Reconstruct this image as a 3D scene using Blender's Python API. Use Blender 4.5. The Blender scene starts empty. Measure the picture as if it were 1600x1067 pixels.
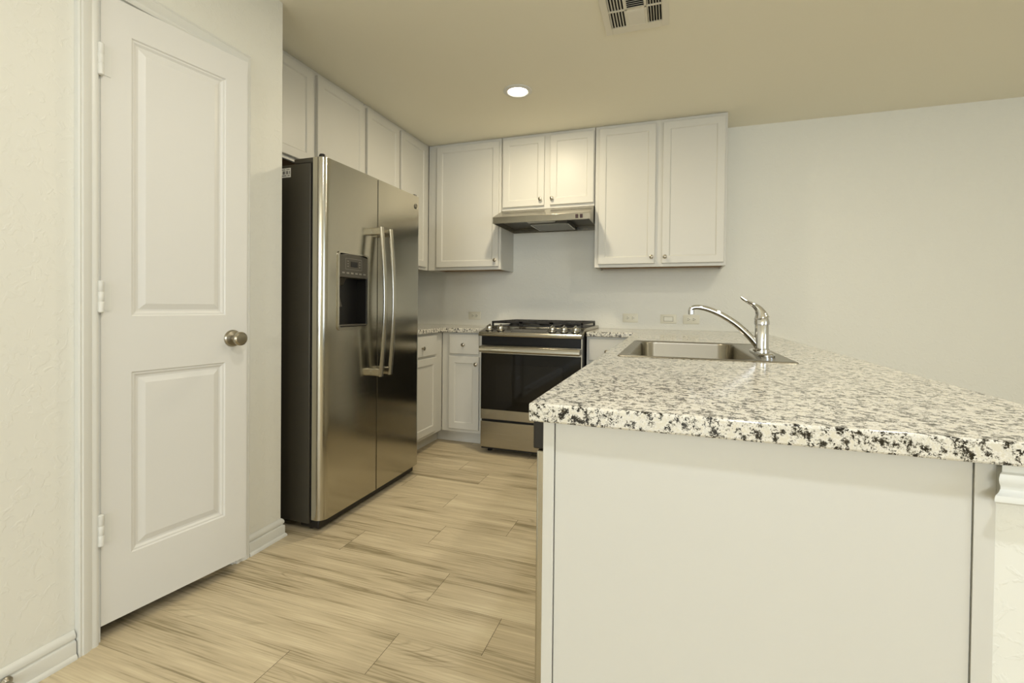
import bpy, bmesh, math, random
from mathutils import Vector, Matrix
random.seed(7)
S = bpy.context.scene
COL = S.collection
PI = math.pi

# ------------------------------------------------------------------ camera, world, exposure, window fill lights
cam_d = bpy.data.cameras.new('camera'); cam = bpy.data.objects.new('camera', cam_d); COL.objects.link(cam)
a, b, c = 0.3319, -0.0117, -0.0100
Rz = Matrix.Rotation(a, 3, 'Z'); Rx = Matrix.Rotation(b, 3, 'X'); Ry = Matrix.Rotation(c, 3, 'Y')
R = Rz @ Rx @ Ry                      # columns: right, forward, up
M3 = Matrix((R.col[0], R.col[2], -R.col[1])).transposed()
cam.matrix_world = Matrix.Translation((0, 0, 1.085)) @ M3.to_4x4()
cam_d.sensor_width = 36; cam_d.lens = 726.3 / 1600 * 36
cam_d.shift_y = -46.27 / 1600
cam_d.clip_start = 0.05
S.camera = cam

w = bpy.data.worlds.new('world'); S.world = w; w.use_nodes = True
w.node_tree.nodes['Background'].inputs[0].default_value = (0.75, 0.85, 1.0, 1)
w.node_tree.nodes['Background'].inputs[1].default_value = 0.3
S.view_settings.view_transform = 'Standard'; S.view_settings.look = 'None'
S.view_settings.exposure = 0.07; S.view_settings.gamma = 1.0

def area(name, loc, rot, sx, sy, power, col):
    l = bpy.data.lights.new(name, 'AREA'); l.shape = 'RECTANGLE'; l.size = sx; l.size_y = sy
    l.energy = power; l.color = col
    o = bpy.data.objects.new(name, l); o.location = loc; o.rotation_euler = rot; COL.objects.link(o)
    return o
# added fill lights, set in made-up windows of the unseen living area
area('window_fill_front', (-0.2, -7.44, 1.45), (PI/2 + 0.12, 0, 0), 2.5, 1.9, 112, (0.88, 1.0, 1.15))
area('window_fill_side', (4.54, -1.5, 1.42), (PI/2 + 0.2, 0, PI/2), 1.7, 1.45, 36, (0.86, 1.0, 1.2))

# ------------------------------------------------------------------ materials
def lin(hexs):
    v = [int(hexs[i:i+2], 16) / 255 for i in (0, 2, 4)]
    return tuple((x / 12.92 if x <= 0.04045 else ((x + 0.055) / 1.055) ** 2.4) for x in v) + (1,)
def mat(name, hexs, rough=0.5, metal=0.0, spec=0.5, bump=None, aniso=0.0, coat=0.0, emit=0):
    m = bpy.data.materials.new(name); m.use_nodes = True
    n = m.node_tree.nodes; L = m.node_tree.links; p = n['Principled BSDF']
    p.inputs['Base Color'].default_value = lin(hexs)
    p.inputs['Roughness'].default_value = rough; p.inputs['Metallic'].default_value = metal
    p.inputs['Specular IOR Level'].default_value = spec
    p.inputs['Coat Weight'].default_value = coat; p.inputs['Coat Roughness'].default_value = 0.08
    if aniso:
        p.inputs['Anisotropic'].default_value = aniso
    if emit:
        p.inputs['Emission Color'].default_value = lin(hexs); p.inputs['Emission Strength'].default_value = emit
    if bump:
        sc, st, dist, detail = bump
        t = n.new('ShaderNodeTexCoord'); z = n.new('ShaderNodeTexNoise')
        z.inputs['Scale'].default_value = sc; z.inputs['Detail'].default_value = detail
        bp = n.new('ShaderNodeBump'); bp.inputs['Strength'].default_value = st; bp.inputs['Distance'].default_value = dist
        L.new(t.outputs['Object'], z.inputs['Vector']); L.new(z.outputs['Fac'], bp.inputs['Height'])
        L.new(bp.outputs['Normal'], p.inputs['Normal'])
    return m
def texmat(name, rough):
    m = mat(name, 'ffffff', rough)
    return m, m.node_tree.nodes, m.node_tree.links, m.node_tree.nodes['Principled BSDF']

def wall_mat():
    m = mat('wall_paint', 'E3E2D8', 0.6, spec=0.3); n = m.node_tree.nodes; L = m.node_tree.links; p = n['Principled BSDF']
    t = n.new('ShaderNodeTexCoord'); z = n.new('ShaderNodeTexNoise'); z.inputs['Scale'].default_value = 34; z.inputs['Detail'].default_value = 4; z.inputs['Distortion'].default_value = 0.8
    r = n.new('ShaderNodeMapRange'); r.interpolation_type = 'SMOOTHSTEP'; r.inputs[1].default_value = 0.52; r.inputs[2].default_value = 0.62
    bp = n.new('ShaderNodeBump'); bp.inputs['Strength'].default_value = 0.35; bp.inputs['Distance'].default_value = 0.0016
    L.new(t.outputs['Object'], z.inputs['Vector']); L.new(z.outputs['Fac'], r.inputs[0]); L.new(r.outputs[0], bp.inputs['Height']); L.new(bp.outputs[0], p.inputs['Normal'])
    return m
WALL = wall_mat()
CEIL = mat('ceiling_paint', 'F2EEDD', 0.8, bump=(60, 0.15, 0.001, 3), spec=0.2)
TRIM = mat('trim_paint', 'DCDCD5', 0.35, spec=0.4)
DOORP = mat('door_paint', 'DAD9D3', 0.4, spec=0.4)
CAB = mat('cabinet_paint', 'D0CEC5', 0.4, spec=0.4)
WOOD = mat('cabinet_underside', '8A6B45', 0.6)
NICKEL = mat('satin_nickel', 'A39C8C', 0.3, 1.0)
CHROME = mat('chrome', 'D8D8D8', 0.06, 1.0)
BLACK = mat('black_plastic', '100E0C', 0.4)
GREYP = mat('grey_plastic', '48443B', 0.4)
DKGREY = mat('fridge_side_grey', '3D392F', 0.45, bump=(400, 0.1, 0.001, 2))
GLASSB = mat('black_oven_glass', '090806', 0.06, spec=0.28)
DWS = mat('dishwasher_control', '2A261E', 0.4, spec=0.3)
BAND = mat('range_black_enamel', '0B0907', 0.3, spec=0.25)
IRON = mat('cast_iron', '16130F', 0.55)
WHITEP = mat('outlet_plastic', 'E2DECB', 0.35)
DARKSLOT = mat('slot_dark', '1A1712', 0.8)
LABELW = mat('label_white', 'E8E6DE', 0.6)
SINKM = mat('sink_steel', '8F8A7C', 0.27, 1.0)
FILTER = mat('filter_mesh', '8C8B86', 0.45, 0.9, bump=(900, 0.4, 0.002, 1))
VENTW = mat('vent_white', 'E8E4D6', 0.5)
DUCT_SHADE = mat('duct_shade', '0C0B09', 0.9)
SWRED = mat('switch_dark_red', '2A0C0C', 0.4)
PINKGREY = mat('display_grey', '7E7A70', 0.5)
LENS = mat('lamp_lens', 'FFF2DC', 0.5, emit=14)
GLASSW = mat('window_glass', 'DDE8EC', 0.05); GLASSW.node_tree.nodes['Principled BSDF'].inputs['Transmission Weight'].default_value = 1

def steel(name, hexs, rough, along):
    """brushed stainless: fine streaks running along one axis"""
    m, n, L, p = texmat(name, rough)
    p.inputs['Base Color'].default_value = lin(hexs); p.inputs['Metallic'].default_value = 1
    t = n.new('ShaderNodeTexCoord'); mp = n.new('ShaderNodeMapping')
    sc = [700, 700, 700]; sc[along] = 3
    mp.inputs['Scale'].default_value = sc
    z = n.new('ShaderNodeTexNoise'); z.inputs['Scale'].default_value = 1; z.inputs['Detail'].default_value = 2
    L.new(t.outputs['Object'], mp.inputs[0]); L.new(mp.outputs[0], z.inputs['Vector'])
    mr = n.new('ShaderNodeMapRange'); mr.inputs[3].default_value = rough - 0.05; mr.inputs[4].default_value = rough + 0.07
    L.new(z.outputs['Fac'], mr.inputs[0]); L.new(mr.outputs[0], p.inputs['Roughness'])
    bp = n.new('ShaderNodeBump'); bp.inputs['Strength'].default_value = 0.06; bp.inputs['Distance'].default_value = 0.001
    L.new(z.outputs['Fac'], bp.inputs['Height']); L.new(bp.outputs[0], p.inputs['Normal'])
    return m
STEEL = steel('fridge_stainless', 'B5B1A4', 0.16, 1)
STEELX = steel('range_stainless', 'A5A092', 0.24, 0)
STEELZ = steel('handle_stainless', 'BCB8AC', 0.2, 2)

def granite():
    m, n, L, p = texmat('speckled_granite', 0.12)
    t = n.new('ShaderNodeTexCoord')
    def vor(scale, feature='F1'):
        v = n.new('ShaderNodeTexVoronoi'); v.inputs['Scale'].default_value = scale
        nz = n.new('ShaderNodeTexNoise'); nz.inputs['Scale'].default_value = scale * 0.9; nz.inputs['Detail'].default_value = 2
        mx = n.new('ShaderNodeMix'); mx.data_type = 'VECTOR'; mx.inputs[0].default_value = 0.02
        L.new(t.outputs['Object'], nz.inputs['Vector'])
        L.new(t.outputs['Object'], mx.inputs[4]); L.new(nz.outputs['Color'], mx.inputs[5])
        L.new(mx.outputs[1], v.inputs['Vector'])
        return v
    v1 = vor(230)
    big = n.new('ShaderNodeTexNoise'); big.inputs['Scale'].default_value = 75; big.inputs['Detail'].default_value = 3; big.inputs['Roughness'].default_value = 0.6
    L.new(t.outputs['Object'], big.inputs['Vector'])
    sep = n.new('ShaderNodeSeparateColor'); L.new(v1.outputs['Color'], sep.inputs[0])
    ad = n.new('ShaderNodeMath'); ad.operation = 'MULTIPLY_ADD'; ad.inputs[1].default_value = 0.34
    mb = n.new('ShaderNodeMath'); mb.operation = 'MULTIPLY'; mb.inputs[1].default_value = 1.3
    L.new(big.outputs['Fac'], mb.inputs[0]); L.new(sep.outputs[0], ad.inputs[0]); L.new(mb.outputs[0], ad.inputs[2])
    r = n.new('ShaderNodeValToRGB'); r.color_ramp.interpolation = 'CONSTANT'
    e = r.color_ramp.elements
    e[0].position = 0.0; e[0].color = lin('15130E')
    e[1].position = 0.65; e[1].color = lin('423F36')
    for pos, cc in ((0.695, '77736A'), (0.735, 'A8A496'), (0.78, 'D6D2C6'), (0.90, 'E2DED3'), (0.97, 'D6D0BE')):
        x = e.new(pos); x.color = lin(cc)
    L.new(ad.outputs[0], r.inputs[0]); L.new(r.outputs[0], p.inputs['Base Color'])
    return m
GRANITE = granite()

def floor_mat():
    m, n, L, p = texmat('vinyl_plank', 0.42)
    p.inputs['Specular IOR Level'].default_value = 0.35
    uv = n.new('ShaderNodeUVMap'); uv.uv_map = 'UVMap'
    at = n.new('ShaderNodeAttribute'); at.attribute_name = 'tone'
    def noise(sx, sy, det, dist=0.0):
        mp = n.new('ShaderNodeMapping'); mp.inputs['Scale'].default_value = (sx, sy, 1)
        z = n.new('ShaderNodeTexNoise'); z.inputs['Scale'].default_value = 1; z.inputs['Detail'].default_value = det
        z.inputs['Distortion'].default_value = dist
        L.new(uv.outputs[0], mp.inputs[0]); L.new(mp.outputs[0], z.inputs['Vector']); return z
    n1 = noise(1.1, 14, 5, 0.6); n2 = noise(4, 150, 5, 0.3); n3 = noise(2.2, 6, 2)
    # cathedral grain: bands of a stretched noise
    n4 = noise(0.8, 4.0, 1, 0.2)
    bm_ = n.new('ShaderNodeMath'); bm_.operation = 'MULTIPLY'; bm_.inputs[1].default_value = 52
    fr = n.new('ShaderNodeMath'); fr.operation = 'PINGPONG'; fr.inputs[1].default_value = 1.0
    L.new(n4.outputs['Fac'], bm_.inputs[0]); L.new(bm_.outputs[0], fr.inputs[0])
    gate = n.new('ShaderNodeMapRange'); gate.inputs[1].default_value = 0.56; gate.inputs[2].default_value = 0.66
    L.new(n3.outputs['Fac'], gate.inputs[0])
    line = n.new('ShaderNodeMapRange'); line.inputs[1].default_value = 0.0; line.inputs[2].default_value = 0.28; line.inputs[3].default_value = 1; line.inputs[4].default_value = 0
    L.new(fr.outputs[0], line.inputs[0])
    lg = n.new('ShaderNodeMath'); lg.operation = 'MULTIPLY'; L.new(gate.outputs[0], lg.inputs[0]); L.new(line.outputs[0], lg.inputs[1])
    r = n.new('ShaderNodeValToRGB'); e = r.color_ramp.elements
    e[0].position = 0.35; e[0].color = lin('95886A'); e[1].position = 0.70; e[1].color = lin('DACEAF')
    x = e.new(0.46); x.color = lin('C0B193'); x = e.new(0.58); x.color = lin('CEBFA0')
    ad = n.new('ShaderNodeMath'); ad.operation = 'MULTIPLY_ADD'; ad.inputs[1].default_value = 0.52
    sb = n.new('ShaderNodeMath'); sb.operation = 'MULTIPLY_ADD'; sb.inputs[1].default_value = 0.72; sb.inputs[2].default_value = -0.115
    L.new(n1.outputs['Fac'], sb.inputs[0]); L.new(n2.outputs['Fac'], ad.inputs[0]); L.new(sb.outputs[0], ad.inputs[2])
    t2 = n.new('ShaderNodeMath'); t2.operation = 'ADD'; L.new(ad.outputs[0], t2.inputs[0])
    L.new(at.outputs['Fac'], t2.inputs[1]); L.new(t2.outputs[0], r.inputs[0])
    mx = n.new('ShaderNodeMix'); mx.data_type = 'RGBA'; mx.inputs[7].default_value = lin('7E6F52')
    k = n.new('ShaderNodeMath'); k.operation = 'MULTIPLY'; k.inputs[1].default_value = 0.45
    L.new(lg.outputs[0], k.inputs[0]); L.new(k.outputs[0], mx.inputs[0]); L.new(r.outputs[0], mx.inputs[6])
    L.new(mx.outputs[2], p.inputs['Base Color'])
    bp = n.new('ShaderNodeBump'); bp.inputs['Strength'].default_value = 0.12; bp.inputs['Distance'].default_value = 0.002
    L.new(n2.outputs['Fac'], bp.inputs['Height']); L.new(bp.outputs[0], p.inputs['Normal'])
    return m
FLOOR = floor_mat()
SEAM = mat('plank_seam', '4A4030', 0.7)

# ------------------------------------------------------------------ mesh helpers
def box(bm, x0, x1, y0, y1, z0, z1, mi=0):
    vs = [bm.verts.new((x, y, z)) for z in (z0, z1) for y in (y0, y1) for x in (x0, x1)]
    for f in ((0, 2, 3, 1), (4, 5, 7, 6), (0, 1, 5, 4), (2, 6, 7, 3), (0, 4, 6, 2), (1, 3, 7, 5)):
        bm.faces.new([vs[i] for i in f]).material_index = mi
def prism(bm, pts, lo, hi, axis, mi=0):
    """polygon pts (2D) pushed along an axis: axis 0 -> pts are (y,z); 1 -> (x,z); 2 -> (x,y)"""
    def P(p, h):
        return ((h, p[0], p[1]), (p[0], h, p[1]), (p[0], p[1], h))[axis]
    A = [bm.verts.new(P(p, lo)) for p in pts]; B = [bm.verts.new(P(p, hi)) for p in pts]
    n = len(pts)
    bm.faces.new(A).material_index = mi; bm.faces.new(B[::-1]).material_index = mi
    for i in range(n):
        bm.faces.new((A[i], B[i], B[(i+1) % n], A[(i+1) % n])).material_index = mi
def lathe(bm, prof, n=24, M=Matrix.Identity(4), mi=0):
    """prof: (radius, height) about local z, transformed by M; closed with caps where radius > 0"""
    rings = []
    for r, h in prof:
        if r < 1e-6: rings.append([bm.verts.new(M @ Vector((0, 0, h)))])
        else: rings.append([bm.verts.new(M @ Vector((r*math.cos(2*PI*i/n), r*math.sin(2*PI*i/n), h))) for i in range(n)])
    for A, B in zip(rings, rings[1:]):
        for i in range(n):
            j = (i+1) % n
            if len(A) == 1 and len(B) == 1: break
            if len(A) == 1: bm.faces.new((A[0], B[i], B[j])).material_index = mi
            elif len(B) == 1: bm.faces.new((A[i], B[0], A[j])).material_index = mi
            else: bm.faces.new((A[i], B[i], B[j], A[j])).material_index = mi
    for rg in (rings[0], rings[-1]):
        if len(rg) > 1: bm.faces.new(rg).material_index = mi
def tube(bm, pts, rad, n=12, flat=1.0, mi=0):
    """tube through pts; rad scalar or list; flat squashes the section"""
    pts = [Vector(p) for p in pts]; rings = []
    up = None
    for i, p in enumerate(pts):
        d = (pts[min(i+1, len(pts)-1)] - pts[max(i-1, 0)]).normalized()
        if up is None:
            up = Vector((0, 1, 0)) if abs(d.y) < 0.9 else Vector((1, 0, 0))
        s = d.cross(up).normalized(); up = s.cross(d).normalized()
        r = rad[i] if isinstance(rad, (list, tuple)) else rad
        fl = flat[i] if isinstance(flat, (list, tuple)) else flat
        rings.append([bm.verts.new(p + s*r*fl*math.cos(2*PI*k/n) + up*r*math.sin(2*PI*k/n)) for k in range(n)])
    for A, B in zip(rings, rings[1:]):
        for k in range(n):
            bm.faces.new((A[k], A[(k+1) % n], B[(k+1) % n], B[k])).material_index = mi
    bm.faces.new(rings[0][::-1]).material_index = mi; bm.faces.new(rings[-1]).material_index = mi
def smooth_path(P, sub=6):
    """Catmull-Rom"""
    P = [Vector(p) for p in P]; out = []
    for i in range(len(P)-1):
        p0 = P[max(i-1, 0)]; p1 = P[i]; p2 = P[i+1]; p3 = P[min(i+2, len(P)-1)]
        for k in range(sub):
            t = k/sub
            out.append(0.5*((2*p1) + (p2-p0)*t + (2*p0-5*p1+4*p2-p3)*t*t + (3*p1-p0-3*p2+p3)*t**3))
    out.append(P[-1]); return out
def sweep(bm, prof, frames):
    """prof: closed list of (a, b); frames: list of functions (a,b)->(x,y,z)"""
    rings = [[bm.verts.new(f(a_, b_)) for a_, b_ in prof] for f in frames]
    n = len(prof)
    for A, B in zip(rings, rings[1:]):
        for i in range(n): bm.faces.new((A[i], A[(i+1) % n], B[(i+1) % n], B[i]))
    bm.faces.new(rings[0]); bm.faces.new(rings[-1][::-1])
def rrect(x0, x1, y0, y1, r, n=5):
    out = []
    for cx, cy, a0 in ((x1-r, y0+r, -PI/2), (x1-r, y1-r, 0), (x0+r, y1-r, PI/2), (x0+r, y0+r, PI)):
        for i in range(n+1):
            t = a0 + PI/2*i/n; out.append((cx + r*math.cos(t), cy + r*math.sin(t)))
    return out
def obj(name, bm, m, parent=None, bevel=0.0, smooth=True, seg=2):
    me = bpy.data.meshes.new(name)
    bmesh.ops.recalc_face_normals(bm, faces=bm.faces)
    bm.to_mesh(me); bm.free()
    for x in (m if isinstance(m, (list, tuple)) else [m]): me.materials.append(x)
    o = bpy.data.objects.new(name, me); COL.objects.link(o)
    if parent: o.parent = parent
    if bevel:
        bv = o.modifiers.new('bevel', 'BEVEL'); bv.width = bevel; bv.segments = seg; bv.limit_method = 'ANGLE'; bv.angle_limit = math.radians(40)
    if smooth:
        me.polygons.foreach_set('use_smooth', [True]*len(me.polygons))
        me.set_sharp_from_angle(angle=math.radians(35))
    return o
def bx(name, dims, m, parent=None, bevel=0.0):
    bm = bmesh.new(); box(bm, *dims); return obj(name, bm, m, parent, bevel)
def thing(name, label, cat, loc=(0, 0, 0), rotz=0.0, group=None):
    o = bpy.data.objects.new(name, None); COL.objects.link(o); o.empty_display_size = 0.1
    o.location = loc; o.rotation_euler = (0, 0, rotz); o['label'] = label; o['category'] = cat
    if group: o['group'] = group
    return o
def tag(o, label, cat, group=None):
    o['label'] = label; o['category'] = cat
    if group: o['group'] = group
    return o
def struct(o, label, cat='room'):
    o['kind'] = 'structure'; o['label'] = label; o['category'] = cat; return o
def copy_tree(o, parent=None):
    c = o.copy(); COL.objects.link(c)
    if parent: c.parent = parent
    for ch in list(o.children): copy_tree(ch, c)
    return c

# ------------------------------------------------------------------ room dimensions
H = 2.47; YB = 3.92; XL = -2.34; XP = -1.714; YP = 1.69; XR = 4.6; YF = -7.5
CT = 0.912; CB = 0.879

# floor of vinyl planks running left to right
def make_floor():
    bm = bmesh.new(); uvl = bm.loops.layers.uv.new('UVMap'); tone = bm.faces.layers.float.new('tone')
    known = {0: -0.84, 1: -0.546, 2: -0.838, 3: -1.38, 4: -1.04, 5: -0.727, -1: -1.118}
    rh = 0.1825; Lp = 1.22; y0 = 1.142; g = 0.0008
    for row in range(-48, 16):
        ya = y0 + row*rh; off = known.get(row, random.uniform(-1.2, 0)); k0 = math.floor((XL-off)/Lp)
        for k in range(k0, k0+8):
            xa = max(off + k*Lp, XL); xb = min(off + (k+1)*Lp, XR)
            yb = min(ya+rh, YB); yc = max(ya, YF)
            if xb - xa < 0.01 or yb - yc < 0.01: continue
            vs = [bm.verts.new(p) for p in ((xa+g, yc+g*0.3, 0), (xb-g, yc+g*0.3, 0), (xb-g, yb-g*0.3, 0), (xa+g, yb-g*0.3, 0))]
            f = bm.faces.new(vs); f[tone] = random.uniform(-0.035, 0.035)
            ru, rv = random.uniform(0, 50), random.uniform(0, 50)
            for l in f.loops: l[uvl].uv = (l.vert.co.x + ru, l.vert.co.y + rv)
    vs = [bm.verts.new(p) for p in ((XL, YF, -0.0012), (XR, YF, -0.0012), (XR, YB, -0.0012), (XL, YB, -0.0012))]
    bm.faces.new(vs).material_index = 1
    o = obj('floor', bm, [FLOOR, SEAM], smooth=False)
    return struct(o, 'grey tan wood plank floor of the kitchen', 'floor')
make_floor()
# ceiling, solid behind the vent too
struct(bx('ceiling', (XL-0.1, XR+0.1, YF-0.1, YB+0.1, H, H+0.1), CEIL), 'plain painted ceiling over the kitchen', 'ceiling')
struct(bx('wall_back', (XL-0.1, XR+0.1, YB, YB+0.1, 0, H), WALL), 'textured cream back wall behind the range', 'wall')
struct(bx('wall_left', (XL-0.1, XL, YF, YB, 0, H), WALL), 'left kitchen wall behind the refrigerator', 'wall')
def wall_grid(name, us, vs, holes, lo, hi, axis, label, bevel=0.0):
    """wall slab between lo and hi on an axis, built as one clean grid with openings left out"""
    bm = bmesh.new(); V = {}
    def v(i, j, h):
        k = (i, j, h)
        if k not in V: V[k] = bm.verts.new((h, us[i], vs[j]) if axis == 0 else (us[i], h, vs[j]))
        return V[k]
    nu, nv = len(us)-1, len(vs)-1
    In = lambda i, j: 0 <= i < nu and 0 <= j < nv and (i, j) not in holes
    for i in range(nu):
        for j in range(nv):
            if not In(i, j): continue
            for h in (lo, hi): bm.faces.new((v(i, j, h), v(i+1, j, h), v(i+1, j+1, h), v(i, j+1, h)))
            for di, dj, p, q in ((-1, 0, (i, j), (i, j+1)), (1, 0, (i+1, j), (i+1, j+1)), (0, -1, (i, j), (i+1, j)), (0, 1, (i, j+1), (i+1, j+1))):
                if not In(i+di, j+dj): bm.faces.new((v(*p, lo), v(*q, lo), v(*q, hi), v(*p, hi)))
    return struct(obj(name, bm, WALL, smooth=False), label, 'wall')
wall_grid('wall_right', [YF, -2.4, -0.6, YB], [0, 0.67, 2.17, H], {(1, 1)}, XR, XR+0.1, 0, 'far right wall of the living area')
wall_grid('wall_front', [XL, -1.5, 1.1, XR], [0, 0.45, 2.45, H], {(1, 1)}, YF-0.1, YF, 1, 'living area wall behind the viewer')
def window(n, a0, a1, axis, lo, hi, label, z0=0.67, z1=2.17):
    bm = bmesh.new()
    for d in ((a0, a0+0.05, z0, z1), (a1-0.05, a1, z0, z1), (a0+0.05, a1-0.05, z0, z0+0.05), (a0+0.05, a1-0.05, z1-0.05, z1), (a0+0.05, a1-0.05, 1.40, 1.44)):
        if axis == 1: box(bm, d[0], d[1], lo, hi, d[2], d[3])
        else: box(bm, lo, hi, d[0], d[1], d[2], d[3])
    fr = struct(obj('window_%d' % n, bm, TRIM, bevel=0.003), label, 'window')
    m = 0.5*(lo+hi)
    bx('pane', (a0+0.05, a1-0.05, m-0.002, m+0.002, z0+0.05, z1-0.05) if axis == 1 else (m-0.002, m+0.002, a0+0.05, a1-0.05, z0+0.05, z1-0.05), GLASSW, fr)
window(1, -1.5, 1.1, 1, YF-0.09, YF-0.03, 'added wide white framed window, unseen behind the viewer', 0.45, 2.45)  # made-up window that carries the front fill light
window(2, -2.4, -0.6, 0, XR+0.03, XR+0.09, 'added unseen white framed window in the right wall of the living area')  # unseen window added to carry the cool side fill
# pantry wall with door opening, and its return beside the refrigerator
YH, YD, ZD = 0.955, 1.452, 2.075
wall_grid('wall_near_left', [YF, YH, YD, YP], [0, ZD, H], {(1, 0)}, XP-0.11, XP, 0, 'textured pantry wall holding the white panel door')
struct(bx('wall_pantry_return', (XL, XP-0.11, YP-0.11, YP, 0, H), WALL), 'short wall closing the pantry beside the refrigerator', 'wall')
# door jamb
bm = bmesh.new()
box(bm, XP-0.112, XP+0.001, YH-0.001, YH+0.012, 0, ZD); box(bm, XP-0.112, XP+0.001, YD-0.012, YD+0.001, 0, ZD)
box(bm, XP-0.112, XP+0.001, YH, YD, ZD-0.012, ZD+0.001)
box(bm, XP-0.075, XP-0.045, YH+0.012, YH+0.022, 0, ZD-0.012); box(bm, XP-0.075, XP-0.045, YD-0.022, YD-0.012, 0, ZD-0.012)
struct(obj('trim_2', bm, TRIM), 'white jamb lining the pantry door opening', 'door jamb')
# casing
prof = [(0, 0), (0, 0.010), (0.004, 0.013), (0.012, 0.014), (0.018, 0.011), (0.022, 0.013), (0.034, 0.018), (0.044, 0.019), (0.048, 0.016), (0.052, 0.018), (0.056, 0.016), (0.057, 0)]
def casing(ya, yb, zt):
    bm = bmesh.new(); e = 0.0005
    sweep(bm, prof, [lambda a_, b_: (XP+e+b_, ya-a_, 0), lambda a_, b_: (XP+e+b_, ya-a_, zt+a_), lambda a_, b_: (XP+e+b_, yb+a_, zt+a_), lambda a_, b_: (XP+e+b_, yb+a_, 0)])
    return obj('trim_1', bm, TRIM)
struct(casing(YH+0.002, YD-0.002, ZD-0.003), 'white moulded casing around the pantry door', 'door casing')
# baseboards
bprof = [(0, 0), (0.020, 0), (0.020, 0.006), (0.017, 0.012), (0.013, 0.015), (0.013, 0.048), (0.0115, 0.053), (0.006, 0.056), (0.0065, 0.059), (0.0105, 0.063), (0.0115, 0.069), (0.010, 0.076), (0.006, 0.082), (0.002, 0.086), (0, 0.086)]
bm = bmesh.new(); X0 = XP+0.0005
sweep(bm, bprof, [lambda a_, b_: (X0+a_, YF+0.01, b_), lambda a_, b_: (X0+a_, YH-0.058, b_)])
struct(obj('baseboard_near', bm, TRIM), 'white baseboard left of the pantry door', 'baseboard')
bm = bmesh.new()
sweep(bm, bprof, [lambda a_, b_: (X0+a_, YD+0.058, b_), lambda a_, b_: (X0+a_, YP+0.0005+a_, b_), lambda a_, b_: (XP-0.25, YP+0.0005+a_, b_)])
struct(obj('baseboard_left', bm, TRIM), 'short white baseboard between pantry door and refrigerator', 'baseboard')
bm = bmesh.new()
sweep(bm, bprof, [lambda a_, b_: (0.52, YB-0.0005-a_, b_), lambda a_, b_: (XR, YB-0.0005-a_, b_)])
struct(obj('baseboard_back', bm, TRIM), 'white baseboard along the back wall', 'baseboard')

# ------------------------------------------------------------------ pantry door, slightly ajar
def panel_door():
    d = bpy.data.objects.new('door_1', None); COL.objects.link(d)
    struct(d, 'white two panel pantry door standing slightly ajar', 'door')
    d.location = (XP+0.004, 0.9665, 0); d.rotation_euler = (0, 0, PI/2 - math.radians(8.47))
    # local: x along the door from the hinge, y into the pantry, front face at y = 0
    W, z0, z1, T = 0.4775, 0.05, 2.062, 0.035
    pans = [(0.082, 0.392, 0.25, 0.855), (0.082, 0.392, 1.04, 1.958)]
    bm = bmesh.new()
    xs = [0, 0.082, 0.392, W]; zs = [z0, 0.25, 0.855, 1.04, 1.958, z1]
    grid = {}
    def V(x, y, z):
        k = (round(x, 5), round(y, 5), round(z, 5))
        if k not in grid: grid[k] = bm.verts.new(k)
        return grid[k]
    for i in range(3):
        for j in range(5):
            if i == 1 and j in (1, 3): continue
            bm.faces.new([V(xs[i], 0, zs[j]), V(xs[i+1], 0, zs[j]), V(xs[i+1], 0, zs[j+1]), V(xs[i], 0, zs[j+1])])
    for (xa, xb, za, zb) in pans:
        rings = []
        for ins, dep in ((0, 0), (0.004, 0.004), (0.009, 0.0045), (0.016, 0.009), (0.022, 0.0095), (0.042, 0.003), (0.046, 0.003)):
            rings.append([V(x, dep, z) for x, z in ((xa+ins, za+ins), (xb-ins, za+ins), (xb-ins, zb-ins), (xa+ins, zb-ins))])
        for A, B in zip(rings, rings[1:]):
            for k in range(4): bm.faces.new((A[k], A[(k+1) % 4], B[(k+1) % 4], B[k]))
        bm.faces.new(rings[-1])
    # back, edges
    bm.faces.new([V(0, T, z0), V(0, T, z1), V(W, T, z1), V(W, T, z0)])
    bm.faces.new([V(0, 0, z) for z in zs] + [V(0, T, z1), V(0, T, z0)])
    bm.faces.new([V(W, 0, z) for z in zs] + [V(W, T, z1), V(W, T, z0)])
    bm.faces.new([V(x, 0, z0) for x in xs] + [V(W, T, z0), V(0, T, z0)])
    bm.faces.new([V(x, 0, z1) for x in xs] + [V(W, T, z1), V(0, T, z1)])
    obj('door_slab', bm, DOORP, d, smooth=False)
    for zc in (0.362, 1.103, 1.848):
        bm = bmesh.new()
        M = Matrix.Translation((-0.003, -0.0085, zc-0.045))
        lathe(bm, [(0.005, -0.006), (0.0085, -0.003), (0.0085, 0.029), (0.0078, 0.030), (0.0085, 0.031), (0.0085, 0.059), (0.0078, 0.06), (0.0085, 0.061), (0.0085, 0.093), (0.005, 0.096)], 14, M)
        box(bm, -0.003, 0.026, -0.0012, -0.0001, zc-0.045, zc+0.045)
        obj('hinge', bm, TRIM, d)
    k = bmesh.new()
    M = Matrix.Translation((0.4195, 0, 0.948)) @ Matrix.Rotation(PI/2, 4, 'X')
    lathe(k, [(0.0, -0.0), (0.0335, 0.0), (0.0335, 0.004), (0.029, 0.010), (0.014, 0.014), (0.012, 0.020), (0.0135, 0.030), (0.022, 0.037), (0.0265, 0.046), (0.0265, 0.055), (0.021, 0.061), (0.008, 0.063), (0, 0.063)], 28, M)
    kn = obj('door_knob', k, NICKEL, d)
    kn['label'] = 'satin nickel round door knob'
    bx('latch', (W-0.0005, W+0.006, 0.010, 0.024, 0.935, 0.96), NICKEL, d, 0.001)
panel_door()

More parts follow.
